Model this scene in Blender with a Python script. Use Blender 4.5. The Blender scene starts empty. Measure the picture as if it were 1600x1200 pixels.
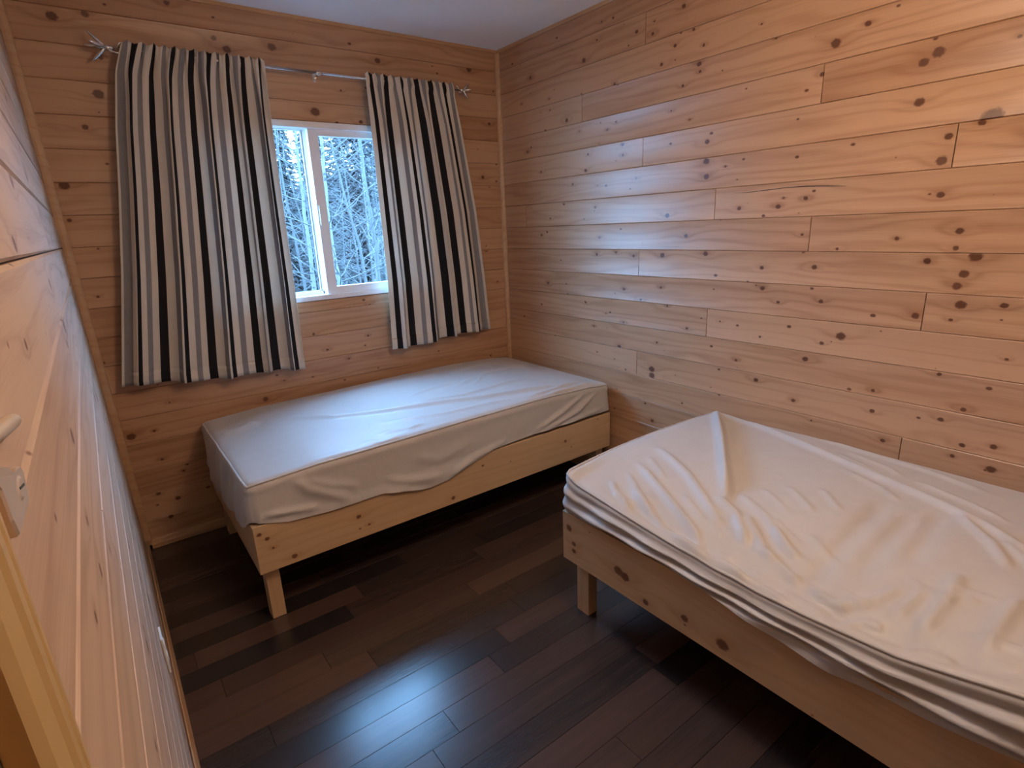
import bpy, bmesh, math, random
from mathutils import Vector, Matrix
import numpy as np
random.seed(7)
SC = bpy.context.scene
COL = SC.collection

# ---------------------------------------------------------------- camera
cam_data = bpy.data.cameras.new('camera')
cam = bpy.data.objects.new('camera', cam_data)
COL.objects.link(cam)
cam_data.sensor_width = 36.0
cam_data.lens = 19.5731
cam_data.clip_start = 0.01
cam_data.clip_end = 200
cam.matrix_world = Matrix((( 0.798093, 0.197138, -0.569372, -2.2305),
                           (-0.601108, 0.195518, -0.774882, -3.0438),
                           (-0.041436, 0.960682,  0.274542,  1.4622),
                           (0, 0, 0, 1)))
SC.camera = cam

# ---------------------------------------------------------------- sky, exposure
SKY = (0.25, 0.545, 1.0)
SKY_STRENGTH = 17.5
LAMP_COLOR = (1.0, 0.75, 0.54)
LAMP_STRENGTH = 12.8
SC.view_settings.view_transform = 'Standard'
SC.view_settings.look = 'None'
SC.view_settings.exposure = 1.40
SC.view_settings.gamma = 1.0
SC.view_settings.use_curve_mapping = False
world = bpy.data.worlds.new('sky'); SC.world = world
world.use_nodes = True
bg = world.node_tree.nodes['Background']
bg.inputs['Color'].default_value = (*SKY, 1)
bg.inputs['Strength'].default_value = SKY_STRENGTH
SC.cycles.use_adaptive_sampling = True; SC.cycles.adaptive_threshold = 0.06
SC.cycles.max_bounces = 5; SC.cycles.diffuse_bounces = 4; SC.cycles.glossy_bounces = 2; SC.cycles.transparent_max_bounces = 8
SC.cycles.sample_clamp_indirect = 8.0
# sampling guide for daylight in the window opening (adds no light of its own)
pl = bpy.data.lights.new('window_daylight', 'AREA')
pl.shape = 'RECTANGLE'; pl.size = 1.2; pl.size_y = 0.9
pl.cycles.is_portal = True
po = bpy.data.objects.new('window_daylight', pl); COL.objects.link(po)
po.location = (-1.15, 0.13, 1.56); po.rotation_euler = (-math.pi/2, 0, 0)

# ---------------------------------------------------------------- node helper
class G:
    def __init__(s, tree):
        s.t = tree
        tree.nodes.clear()
    def n(s, kind, **kw):
        x = s.t.nodes.new(kind)
        for k, v in kw.items(): setattr(x, k, v)
        return x
    def put(s, sock, v):
        if v is None: return
        if isinstance(v, bpy.types.NodeSocket): s.t.links.new(v, sock)
        elif isinstance(v, (tuple, list)):
            v = tuple(v)
            if sock.type == 'RGBA' and len(v) == 3: v = v + (1,)
            sock.default_value = v
        else: sock.default_value = v
    def m(s, op, a, b=None, c=None, clamp=False):
        x = s.n('ShaderNodeMath', operation=op, use_clamp=clamp)
        for i, v in enumerate((a, b, c)): s.put(x.inputs[i], v)
        return x.outputs[0]
    def v(s, op, a, b=None):
        x = s.n('ShaderNodeVectorMath', operation=op)
        s.put(x.inputs[0], a); s.put(x.inputs[1], b)
        return x.outputs['Value'] if op in ('LENGTH', 'DOT_PRODUCT') else x.outputs[0]
    def xyz(s, a, b, c):
        x = s.n('ShaderNodeCombineXYZ')
        for i, q in enumerate((a, b, c)): s.put(x.inputs[i], q)
        return x.outputs[0]
    def sep(s, a):
        x = s.n('ShaderNodeSeparateXYZ'); s.put(x.inputs[0], a); return x.outputs
    def noise(s, vec, scale, detail=2, rough=0.5, dist=0.0):
        x = s.n('ShaderNodeTexNoise')
        s.put(x.inputs['Vector'], vec); s.put(x.inputs['Scale'], scale); s.put(x.inputs['Detail'], detail)
        s.put(x.inputs['Roughness'], rough); s.put(x.inputs['Distortion'], dist)
        return x.outputs[0]
    def mr(s, v, a, b, c=0.0, d=1.0, smooth=True):
        x = s.n('ShaderNodeMapRange', interpolation_type='SMOOTHSTEP' if smooth else 'LINEAR')
        for i, q in enumerate((v, a, b, c, d)): s.put(x.inputs[i], q)
        return x.outputs[0]
    def mix(s, f, a, b, mode='MIX'):
        x = s.n('ShaderNodeMix', data_type='RGBA', blend_type=mode)
        s.put(x.inputs[0], f); s.put(x.inputs[6], a); s.put(x.inputs[7], b)
        return x.outputs[2]
    def bump(s, h, strength, dist):
        x = s.n('ShaderNodeBump'); s.put(x.inputs['Height'], h)
        x.inputs['Strength'].default_value = strength; x.inputs['Distance'].default_value = dist
        return x.outputs[0]
    def surf(s, color, rough=0.5, normal=None, metallic=0.0, spec=0.5, coat=0.0, coat_rough=0.1, sheen=0.0):
        b = s.n('ShaderNodeBsdfPrincipled')
        s.put(b.inputs['Base Color'], color); s.put(b.inputs['Roughness'], rough)
        s.put(b.inputs['Metallic'], metallic); s.put(b.inputs['Specular IOR Level'], spec)
        s.put(b.inputs['Coat Weight'], coat); s.put(b.inputs['Coat Roughness'], coat_rough)
        s.put(b.inputs['Sheen Weight'], sheen)
        if normal is not None: s.put(b.inputs['Normal'], normal)
        return b.outputs[0]
    def out(s, sh):
        o = s.n('ShaderNodeOutputMaterial'); s.put(o.inputs[0], sh)

def mat(name):
    m = bpy.data.materials.new(name); m.use_nodes = True
    return m, G(m.node_tree)

# one knot: distance of the surface point to a knot stored on the board as (u, radius, v)
kg = bpy.data.node_groups.new('knot', 'ShaderNodeTree')
kg.interface.new_socket('P', in_out='INPUT', socket_type='NodeSocketVector')
kg.interface.new_socket('K', in_out='INPUT', socket_type='NodeSocketVector')
kg.interface.new_socket('Wobble', in_out='INPUT', socket_type='NodeSocketFloat')
kg.interface.new_socket('Mask', in_out='OUTPUT', socket_type='NodeSocketFloat')
kg.interface.new_socket('Halo', in_out='OUTPUT', socket_type='NodeSocketFloat')
g = G(kg)
gi = g.n('NodeGroupInput'); go = g.n('NodeGroupOutput')
d = g.sep(g.v('SUBTRACT', gi.outputs[0], gi.outputs[1]))
r = g.m('MAXIMUM', g.sep(gi.outputs[1])[1], 0.0)
has = g.m('GREATER_THAN', r, 0.0005)
wob = gi.outputs[2]
dist = g.m('MULTIPLY', g.v('LENGTH', g.xyz(g.m('MULTIPLY', d[0], 0.85), 0.0, d[2])), wob)
q = g.m('DIVIDE', dist, g.m('MAXIMUM', r, 0.0005))
g.put(go.inputs[0], g.m('MULTIPLY', g.mr(q, 1.35, 0.75), has))
qh = g.m('DIVIDE', g.v('LENGTH', g.xyz(g.m('MULTIPLY', d[0], 0.42), 0.0, d[2])), g.m('MAXIMUM', r, 0.0005))
g.put(go.inputs[1], g.m('MULTIPLY', g.m('POWER', 2.718, g.m('MULTIPLY', g.m('MULTIPLY', qh, qh), -0.22)), has))

def pine(name, light, dark, knot=(0.13, 0.045, 0.018), rough=0.34, coat=0.0, tone=0.22, nk=8, small=0.5, bumpd=0.0012, grain=1.0, cup=0.0):
    m, g = mat(name)
    oc = g.n('ShaderNodeTexCoord').outputs['Object']
    rnd = g.n('ShaderNodeObjectInfo').outputs['Random']
    x, y, z = g.sep(oc)
    mask = halo = None
    wob = g.m('MULTIPLY_ADD', g.noise(oc, 90, 1), 0.7, 0.65)
    for i in range(nk):
        a = g.n('ShaderNodeAttribute', attribute_type='OBJECT', attribute_name='k%d' % i)
        k = g.n('ShaderNodeGroup'); k.node_tree = kg
        g.put(k.inputs[0], oc); g.put(k.inputs[1], a.outputs['Vector']); g.put(k.inputs[2], wob)
        mask = k.outputs[0] if mask is None else g.m('MAXIMUM', mask, k.outputs[0])
        halo = k.outputs[1] if halo is None else g.m('MAXIMUM', halo, k.outputs[1])
    off = g.m('MULTIPLY', rnd, 61.0)
    # tiny pin knots
    vo = g.n('ShaderNodeTexVoronoi', voronoi_dimensions='2D')
    g.put(vo.inputs['Vector'], g.xyz(g.m('MULTIPLY_ADD', x, 5.0, off), g.m('MULTIPLY_ADD', g.m('ADD', z, y), 7.5, off), 0.0))
    vo.inputs['Scale'].default_value = 1.0
    cr = g.sep(vo.outputs['Color'])[0]
    rad = g.m('MULTIPLY', g.m('SUBTRACT', cr, 1.0 - small), 0.085)
    pin = g.m('MULTIPLY', g.mr(g.m('SUBTRACT', vo.outputs['Distance'], rad), 0.02, -0.012), g.m('GREATER_THAN', rad, 0.0))
    ph = g.m('MULTIPLY', g.mr(vo.outputs['Distance'], 0.22, 0.0), g.m('GREATER_THAN', rad, 0.0))
    mask = pin if mask is None else g.m('MAXIMUM', mask, pin)
    halo = g.m('MULTIPLY', ph, 0.3) if halo is None else halo
    # grain lines flowing round the knots
    across = g.m('ADD', z, y)
    p1 = g.xyz(g.m('MULTIPLY_ADD', x, 1.1, off), g.m('MULTIPLY', across, 9.0), off)
    n1 = g.noise(p1, 1.0, 2, 0.5, 0.4)
    bend = g.m('ADD', g.m('MULTIPLY', n1, 26.0), g.m('MULTIPLY', halo, 5.0))
    s1 = g.m('SINE', g.m('MULTIPLY_ADD', across, 130.0, bend))
    line = g.m('POWER', g.m('MULTIPLY_ADD', s1, 0.5, 0.5), 2.5)
    fine = g.noise(g.xyz(g.m('MULTIPLY_ADD', x, 7.0, off), g.m('MULTIPLY', across, 320.0), off), 1.0, 2)
    broad = g.noise(g.xyz(g.m('MULTIPLY_ADD', x, 0.9, off), g.m('MULTIPLY', across, 14.0), 0.0), 1.0, 2)
    f = g.m('ADD', g.m('MULTIPLY', line, 0.30*grain), g.m('MULTIPLY', g.m('SUBTRACT', fine, 0.5), 0.5*grain))
    f = g.m('ADD', f, g.m('MULTIPLY', g.m('SUBTRACT', broad, 0.4), 0.9*grain))
    f = g.m('ADD', f, g.m('MULTIPLY', halo, 0.45))
    f = g.m('ADD', f, g.m('MULTIPLY', g.m('SUBTRACT', rnd, 0.5), tone*2.2), clamp=True)
    col = g.mix(f, light, dark)
    core = g.mix(g.noise(oc, 160, 2), tuple(c*0.55 for c in knot), tuple(c*1.5 for c in knot))
    col = g.mix(g.m('MULTIPLY', mask, 0.92), col, core)
    # planed faces: gentle chatter along the length, slightly cupped across the width
    chat = g.noise(g.xyz(g.m('MULTIPLY_ADD', x, 6.0, off), g.m('MULTIPLY', across, 10.0), off), 1.0, 1)
    vv = g.m('SUBTRACT', z, 0.065)
    h = g.m('ADD', g.m('MULTIPLY', chat, bumpd), g.m('MULTIPLY', g.m('MULTIPLY', vv, vv), cup))
    nm = g.bump(h, 1.0, 1.0)
    g.out(g.surf(col, rough, nm, coat=coat, coat_rough=0.3))
    return m

M = {}
M['pine'] = pine('pine_panelling', (0.53, 0.318, 0.188), (0.34, 0.166, 0.083), knot=(0.098, 0.030, 0.011), rough=0.36, bumpd=0.0014, cup=1.2, tone=0.30, grain=1.25)
M['pine_pale'] = pine('pine_panelling_pale', (0.56, 0.41, 0.30), (0.37, 0.23, 0.15), knot=(0.15, 0.07, 0.04), rough=0.6, tone=0.12, grain=1.3)
M['pine_frame'] = pine('pine_bed_frame', (0.60, 0.41, 0.24), (0.44, 0.255, 0.125), rough=0.45, tone=0.10, small=0.4, bumpd=0.0006, grain=0.7)
M['pine_trim'] = pine('pine_trim', (0.55, 0.345, 0.195), (0.42, 0.22, 0.105), rough=0.4, tone=0.10, nk=0, small=0.05, bumpd=0.0004)
M['casing'] = pine('casing_wood', (0.50, 0.345, 0.155), (0.42, 0.265, 0.105), rough=0.5, tone=0.05, nk=0, small=0.0, bumpd=0.0002, grain=0.3)

def plain(name, col, rough=0.6, metallic=0.0, spec=0.5, nscale=0, nd=0.0004, var=0.0):
    m, g = mat(name)
    oc = g.n('ShaderNodeTexCoord').outputs['Object']
    nm = None; c = col
    if nscale:
        n = g.noise(oc, nscale, 3)
        nm = g.bump(n, 1.0, nd)
        if var: c = g.mix(g.noise(oc, nscale*0.3, 2), tuple(q*(1-var) for q in col), tuple(min(1, q*(1+var)) for q in col))
    g.out(g.surf(c, rough, nm, metallic, spec))
    return m
M['ceiling'] = plain('ceiling_paint', (0.90, 0.89, 0.89), 0.9, nscale=220, nd=0.0003)
M['backing'] = plain('dark_backing', (0.10, 0.055, 0.03), 0.9, nscale=30)
M['vinyl'] = plain('white_vinyl', (0.78, 0.78, 0.79), 0.35, nscale=40, nd=0.0001)
M['gasket'] = plain('grey_gasket', (0.30, 0.31, 0.34), 0.6, nscale=40)
M['metal'] = plain('brushed_nickel', (0.80, 0.66, 0.50), 0.55, 1.0, nscale=300, nd=0.00005)
M['rod'] = plain('satin_steel', (0.72, 0.70, 0.68), 0.25, 1.0, nscale=100, nd=0.00003)
M['screw'] = plain('dark_slot', (0.05, 0.045, 0.04), 0.5, nscale=50)
M['outlet'] = plain('outlet_plastic', (0.82, 0.81, 0.78), 0.35, nscale=50, nd=0.00005)
M['door'] = plain('hallway_shade', (0.10, 0.07, 0.045), 0.5, nscale=30, var=0.1)  # dark tone stands in for the unlit hallway beyond the doorway

# dark laminate
m, g = mat('dark_laminate'); M['floor'] = m
oc = g.n('ShaderNodeTexCoord').outputs['Object']; rnd = g.n('ShaderNodeObjectInfo').outputs['Random']
x, y, z = g.sep(oc); off = g.m('MULTIPLY', rnd, 77.0)
n1 = g.noise(g.xyz(g.m('MULTIPLY_ADD', x, 2.2, off), g.m('MULTIPLY', y, 45.0), off), 1.0, 3, 0.6, 0.6)
n2 = g.noise(g.xyz(g.m('MULTIPLY_ADD', x, 10.0, off), g.m('MULTIPLY', y, 420.0), off), 1.0, 2)
f = g.m('ADD', g.m('MULTIPLY', n1, 0.5), g.m('MULTIPLY', n2, 0.2))
f = g.m('ADD', f, g.m('MULTIPLY', g.m('SUBTRACT', g.m('FRACT', g.m('MULTIPLY', rnd, 7.31)), 0.5), 0.9), clamp=True)
col = g.mix(f, (0.022, 0.017, 0.017), (0.100, 0.056, 0.042))
nm = g.bump(g.m('ADD', g.m('MULTIPLY', n2, 0.5), n1), 1.0, 0.00010)
g.out(g.surf(col, 0.25, nm, spec=0.7))

# mattress protector cloth
m, g = mat('protector_cloth'); M['cloth'] = m
oc = g.n('ShaderNodeTexCoord').outputs['Object']
n1 = g.noise(oc, 14, 4, 0.6, 0.8); n2 = g.noise(oc, 900, 1)
nm = g.bump(g.m('ADD', n1, g.m('MULTIPLY', n2, 0.02)), 1.0, 0.0016)
g.out(g.surf(g.mix(n1, (0.48, 0.455, 0.44), (0.54, 0.515, 0.50)), 0.48, nm, spec=0.5, sheen=0.1))
M['core'] = plain('mattress_ticking', (0.16, 0.15, 0.15), 0.9, nscale=200)

# striped curtain: stripes woven along the cloth (UV.x in metres)
m, g = mat('striped_curtain'); M['curtain'] = m
uv = g.n('ShaderNodeUVMap').outputs[0]
u, v, _ = g.sep(uv)
ph = g.m('FRACT', g.m('DIVIDE', u, 0.132))   # black, cream, grey, cream
def band(a, b): return g.m('MULTIPLY', g.m('GREATER_THAN', ph, a), g.m('LESS_THAN', ph, b))
weave = g.noise(g.xyz(g.m('MULTIPLY', u, 900.0), g.m('MULTIPLY', v, 500.0), 0.0), 1.0, 1)
slub = g.noise(g.xyz(g.m('MULTIPLY', u, 500.0), g.m('MULTIPLY', v, 30.0), 0.0), 1.0, 2)
col = g.mix(slub, (0.66, 0.61, 0.54), (0.80, 0.74, 0.67))
col = g.mix(band(0.0, 0.24), col, (0.020, 0.019, 0.022))
col = g.mix(band(0.50, 0.74), col, g.mix(slub, (0.20, 0.20, 0.215), (0.36, 0.35, 0.36)))
nm = g.bump(weave, 0.6, 0.0004)
b = g.surf(col, 0.9, nm, spec=0.15)
tr = g.n('ShaderNodeBsdfTranslucent'); g.put(tr.inputs['Color'], col)
mx = g.n('ShaderNodeMixShader'); mx.inputs[0].default_value = 0.16
g.put(mx.inputs[1], b); g.put(mx.inputs[2], tr.outputs[0]); g.out(mx.outputs[0])

# window pane: clear with a faint reflection
m, g = mat('window_glass'); M['glass'] = m
fr = g.m('MULTIPLY_ADD', g.m('POWER', g.n('ShaderNodeLayerWeight').outputs['Facing'], 5.0), 0.9, 0.03)
tr = g.n('ShaderNodeBsdfTransparent'); tr.inputs[0].default_value = (0.95, 0.97, 0.97, 1)
gl = g.n('ShaderNodeBsdfGlossy'); gl.inputs['Roughness'].default_value = 0.02
mx = g.n('ShaderNodeMixShader'); g.put(mx.inputs[0], fr); g.put(mx.inputs[1], tr.outputs[0]); g.put(mx.inputs[2], gl.outputs[0])
g.out(mx.outputs[0])

# lamp glass
m, g = mat('lamp_glass'); M['lamp'] = m
e = g.n('ShaderNodeEmission'); e.inputs[0].default_value = (*LAMP_COLOR, 1); e.inputs[1].default_value = LAMP_STRENGTH
g.out(e.outputs[0])

# outdoors
m, g = mat('birch_bark'); M['birch'] = m
oc = g.n('ShaderNodeTexCoord').outputs['Object']; x, y, z = g.sep(oc)
n = g.noise(g.xyz(g.m('MULTIPLY', x, 8.0), g.m('MULTIPLY', y, 8.0), g.m('MULTIPLY', z, 24.0)), 1.0, 3)
g.out(g.surf(g.mix(g.mr(n, 0.60, 0.68), (0.050, 0.049, 0.047), (0.005, 0.005, 0.005)), 0.8))
m, g = mat('pale_bark'); M['twig'] = m
oc = g.n('ShaderNodeTexCoord').outputs['Object']
g.out(g.surf(g.mix(g.noise(oc, 6, 2), (0.034, 0.034, 0.032), (0.02, 0.02, 0.018)), 0.8))
m, g = mat('spruce_needles'); M['needle'] = m
oc = g.n('ShaderNodeTexCoord').outputs['Object']
g.out(g.surf(g.mix(g.noise(oc, 3, 3), (0.010, 0.011, 0.010), (0.024, 0.025, 0.024)), 0.8))
m, g = mat('dry_grass'); M['ground'] = m
oc = g.n('ShaderNodeTexCoord').outputs['Object']
g.out(g.surf(g.mix(g.noise(oc, 4, 4), (0.022, 0.021, 0.02), (0.014, 0.013, 0.012)), 0.95, g.bump(g.noise(oc, 30, 3), 1.0, 0.02)))

M['hill'] = plain('forest_hill', (0.012, 0.014, 0.013), 0.95, nscale=1.5, nd=0.3, var=0.4)

# ---------------------------------------------------------------- mesh helpers
class MB:
    """collects shapes; build() links them as one mesh object"""
    def __init__(s): s.v = []; s.f = []; s.smooth = []
    def add(s, vs, fs, smooth=False):
        b = len(s.v); s.v += [tuple(p) for p in vs]
        s.f += [tuple(i + b for i in f) for f in fs]; s.smooth += [smooth]*len(fs)
    def box(s, a, b, bev=0.0):
        (x0, y0, z0), (x1, y1, z1) = a, b
        if bev <= 0:
            s.add([(x0,y0,z0),(x1,y0,z0),(x1,y1,z0),(x0,y1,z0),(x0,y0,z1),(x1,y0,z1),(x1,y1,z1),(x0,y1,z1)],
                  [(0,3,2,1),(4,5,6,7),(0,1,5,4),(1,2,6,5),(2,3,7,6),(3,0,4,7)]); return
        bm = bmesh.new()
        vs = [bm.verts.new(p) for p in [(x0,y0,z0),(x1,y0,z0),(x1,y1,z0),(x0,y1,z0),(x0,y0,z1),(x1,y0,z1),(x1,y1,z1),(x0,y1,z1)]]
        for f in [(0,3,2,1),(4,5,6,7),(0,1,5,4),(1,2,6,5),(2,3,7,6),(3,0,4,7)]: bm.faces.new([vs[i] for i in f])
        bmesh.ops.bevel(bm, geom=list(bm.edges), offset=bev, segments=2, affect='EDGES', profile=0.5)
        bm.verts.index_update()
        s.add([p.co[:] for p in bm.verts], [[q.index for q in f.verts] for f in bm.faces]); bm.free()
    def tube(s, pts, rad, n=8, caps=True, closed=False):
        pts = [Vector(p) for p in pts]; N = len(pts)
        if not isinstance(rad, (list, tuple)): rad = [rad]*N
        vs = []; fs = []; prev = None
        for i, p in enumerate(pts):
            if closed: t = pts[(i+1) % N] - pts[i-1]
            else: t = pts[min(i+1, N-1)] - pts[max(i-1, 0)]
            t.normalize()
            a = prev if prev is not None else (Vector((0,0,1)) if abs(t.z) < 0.9 else Vector((1,0,0)))
            a = (a - t*a.dot(t)); a.normalize(); prev = a; b = t.cross(a)
            for k in range(n):
                w = 2*math.pi*k/n
                vs.append(p + (a*math.cos(w) + b*math.sin(w))*rad[i])
        for i in range(N if closed else N-1):
            j = (i+1) % N
            for k in range(n):
                fs.append((i*n+k, i*n+(k+1)%n, j*n+(k+1)%n, j*n+k))
        if caps and not closed:
            fs.append(tuple(range(n-1, -1, -1))); fs.append(tuple((N-1)*n+k for k in range(n)))
        s.add(vs, fs, True)
    def lathe(s, prof, n=32, axis=(0,0,0)):
        vs = []; fs = []
        for r_, z_ in prof:
            for k in range(n):
                w = 2*math.pi*k/n; vs.append((axis[0]+r_*math.cos(w), axis[1]+r_*math.sin(w), axis[2]+z_))
        for i in range(len(prof)-1):
            for k in range(n): fs.append((i*n+k, i*n+(k+1)%n, (i+1)*n+(k+1)%n, (i+1)*n+k))
        s.add(vs, fs, True)
    def prism(s, poly, lo, hi, axis=0, scale_hi=1.0):
        """extrude a 2-D outline along an axis"""
        cx = sum(p[0] for p in poly)/len(poly); cy = sum(p[1] for p in poly)/len(poly)
        def P(a, b, c): return (c, a, b) if axis == 0 else ((a, c, b) if axis == 1 else (a, b, c))
        n = len(poly)
        vs = [P(a, b, lo) for a, b in poly] + [P(cx+(a-cx)*scale_hi, cy+(b-cy)*scale_hi, hi) for a, b in poly]
        fs = [tuple(range(n-1, -1, -1)), tuple(range(n, 2*n))] + [(i, (i+1)%n, n+(i+1)%n, n+i) for i in range(n)]
        s.add(vs, fs)
    def build(s, name, material, parent=None, fix=True):
        me = bpy.data.meshes.new(name); me.from_pydata(s.v, [], s.f)
        me.polygons.foreach_set('use_smooth', s.smooth)
        if fix:
            bm = bmesh.new(); bm.from_mesh(me); bmesh.ops.recalc_face_normals(bm, faces=bm.faces); bm.to_mesh(me); bm.free()
        me.materials.append(material); me.update()
        return link(name, me, parent)
def link(name, data, parent=None):
    o = bpy.data.objects.new(name, data); COL.objects.link(o); o.parent = parent
    return o
def thing(name, label, cat, loc=(0,0,0), group=None):
    o = bpy.data.objects.new(name, None); COL.objects.link(o); o.location = loc
    o.empty_display_size = 0.1
    return tag(o, label, cat, group)
def tag(o, label, cat, group=None):
    o['label'] = label; o['category'] = cat
    if group: o['group'] = group
    return o
def structure(o, label=None, cat=None):
    o['kind'] = 'structure'
    if label: o['label'] = label
    if cat: o['category'] = cat
    return o
# ---------------------------------------------------------------- the room
H, PITCH = 2.470, 0.130          # ceiling height, board coverage
LINE0 = 2.486                    # height of course line 0
Y_NEAR = -3.60
X_LEFT = -2.264; TILT = -0.0205  # the left wall leans outwards a little
# knots seen on the right wall (y, z, radius) and on the window wall (x, z, radius)
KNOTS_R=[[-0.312,2.263,0.007],[-0.746,2.251,0.009],[-0.869,2.391,0.004],[-1.092,2.29,0.006],[-1.193,2.305,0.003],[-1.185,2.258,0.006],[-1.348,2.319,0.007],[-1.402,2.218,0.005],[-1.31,2.18,0.006],[-1.455,2.147,0.005],[-1.708,2.156,0.003],[-1.239,2.123,0.006],[-1.437,2.081,0.008],[-1.443,2.051,0.005],[-1.358,2.013,0.005],[-0.956,2.101,0.005],[-0.47,2.124,0.004],[-0.476,2.067,0.004],[-0.911,2.048,0.004],[-0.611,1.993,0.008],[-0.837,2.32,0.004],[-0.707,1.925,0.003],[-0.91,1.902,0.004],[-0.969,1.929,0.004],[-0.266,1.875,0.005],[-0.773,1.803,0.005],[-1.013,1.819,0.006],[-1.016,1.772,0.005],[-0.754,1.725,0.007],[-0.385,1.752,0.005],[-1.495,1.77,0.008],[-1.496,1.691,0.01],[-1.59,1.661,0.004],[-1.5,1.628,0.009],[-1.104,1.657,0.004],[-0.653,1.663,0.005],[-0.843,1.644,0.003],[-0.223,2.142,0.004],[-1.401,1.871,0.003],[-1.301,1.924,0.003],[-1.673,1.715,0.003],[-1.991,2.021,0.012],[-1.77,2.095,0.005],[-1.955,1.932,0.006],[-2.268,1.899,0.01],[-2.271,1.785,0.01],[-2.365,1.671,0.008],[-2.357,1.601,0.011],[-2.466,1.711,0.019],[-2.445,1.699,0.007],[-2.489,1.773,0.004],[-2.145,1.817,0.004],[-2.301,1.975,0.003],[-2.496,1.914,0.004],[-0.459,1.489,0.004],[-0.825,1.534,0.005],[-0.819,1.516,0.003],[-1.298,1.474,0.008],[-1.666,1.489,0.006],[-0.375,1.395,0.005],[-0.858,1.377,0.005],[-1.407,1.38,0.007],[-0.837,1.289,0.006],[-0.977,1.301,0.005],[-1.097,1.285,0.006],[-1.219,1.302,0.004],[-1.277,1.292,0.009],[-1.516,1.302,0.008],[-1.261,1.23,0.004],[-1.501,1.212,0.005],[-1.786,1.249,0.006],[-1.76,1.223,0.003],[-1.716,1.231,0.003],[-0.544,1.25,0.003],[-0.424,1.111,0.006],[-0.766,1.152,0.004],[-0.775,1.08,0.004],[-0.86,1.109,0.004],[-1.036,1.114,0.006],[-1.162,1.116,0.004],[-1.204,1.109,0.003],[-1.274,1.137,0.005],[-1.15,1.068,0.005],[-1.459,1.113,0.004],[-1.609,1.15,0.004],[-1.647,1.175,0.004],[-1.796,1.165,0.007],[-1.641,1.068,0.004],[-0.753,1.019,0.004],[-0.908,0.975,0.003],[-1.036,0.938,0.004],[-1.316,1.05,0.004],[-1.435,0.953,0.005],[-1.609,1.006,0.003],[-1.803,0.961,0.004],[-0.815,0.893,0.004],[-0.61,0.876,0.003],[-0.942,0.867,0.003],[-1.26,0.859,0.004],[-1.007,0.803,0.008],[-1.504,0.825,0.003],[-1.7,0.842,0.005],[-0.84,0.746,0.003],[-0.973,0.727,0.003],[-1.055,0.681,0.004],[-1.299,0.703,0.005],[-1.487,0.728,0.003],[-1.653,0.781,0.003],[-1.801,0.77,0.007],[-1.939,1.513,0.006],[-1.853,1.52,0.003],[-2.369,1.498,0.008],[-1.939,1.38,0.004],[-2.263,1.363,0.005],[-2.435,1.385,0.008],[-2.433,1.332,0.006],[-1.998,1.258,0.007],[-1.988,1.21,0.005],[-2.361,1.29,0.008],[-2.466,1.252,0.01],[-2.453,1.213,0.009],[-2.488,1.308,0.013],[-1.868,1.113,0.005],[-2.036,1.13,0.006],[-2.129,1.104,0.004],[-2.222,1.159,0.005],[-2.279,1.105,0.004],[-2.352,1.106,0.008],[-2.452,1.103,0.004],[-2.472,1.154,0.011],[-2.091,0.98,0.002],[-2.0,0.896,0.008],[-1.951,0.833,0.004],[-2.447,0.917,0.005],[-2.122,1.149,0.003],[-2.018,0.738,0.005],[-2.256,0.819,0.005],[-2.271,0.695,0.005],[-2.529,0.811,0.006],[-2.473,0.762,0.006],[-2.544,0.689,0.006],[-2.523,0.643,0.005],[-2.312,0.637,0.006],[-2.05,0.648,0.003],[-2.615,0.622,0.003]]
KNOTS_B=[[-2.144,2.32,0.013],[-2.034,2.344,0.009],[-1.734,2.433,0.008],[-1.571,2.323,0.008],[-1.523,2.284,0.012],[-2.013,2.192,0.007],[-2.048,2.052,0.014],[-2.119,1.922,0.008],[-2.236,1.694,0.013],[-1.322,2.32,0.013],[-0.784,2.326,0.011],[-0.806,2.255,0.008],[-0.585,2.327,0.005],[-0.209,2.35,0.012],[-0.261,2.279,0.005],[-1.005,2.163,0.004],[-1.152,2.051,0.016],[-0.914,2.02,0.007],[-0.082,2.063,0.007],[-0.15,1.755,0.008],[-2.247,1.557,0.006],[-2.214,1.236,0.004],[-1.315,0.938,0.005],[-1.252,0.84,0.005],[-1.009,0.883,0.005],[-1.138,0.77,0.004],[-0.979,1.057,0.005],[-0.076,1.106,0.005],[-0.153,1.306,0.004],[-2.124,0.588,0.005],[-2.218,0.583,0.013],[-2.119,0.44,0.005],[-2.042,0.355,0.005],[-2.166,0.272,0.007],[-2.091,0.222,0.008],[-2.138,0.136,0.008],[-2.038,0.711,0.003],[-1.611,0.632,0.01],[-1.503,0.711,0.004],[-1.249,0.84,0.004]]
def board_mesh(L, h, th=0.018, ch=0.0024, gap=0.0006):
    """tongue and groove board: length on +X, face at y=0 looking to -Y, chamfered long edges"""
    a, b = gap, L - gap; z0, z1 = gap, h - gap
    prof = [(ch, z0), (0, z0 + ch), (0, z1 - ch), (ch, z1), (th, z1), (th, z0)]
    vs = []
    for x in (a, b):
        vs += [(x, y, z) for y, z in prof]
    # ends slightly eased
    n = len(prof)
    for i in (1, 2):
        vs[i] = (a + 0.0012, vs[i][1], vs[i][2]); vs[n+i] = (b - 0.0012, vs[n+i][1], vs[n+i][2])
    fs = [(i, (i+1) % n, n + (i+1) % n, n + i) for i in range(n)] + [tuple(range(n-1, -1, -1)), tuple(range(n, 2*n))]
    return vs, fs
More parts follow.
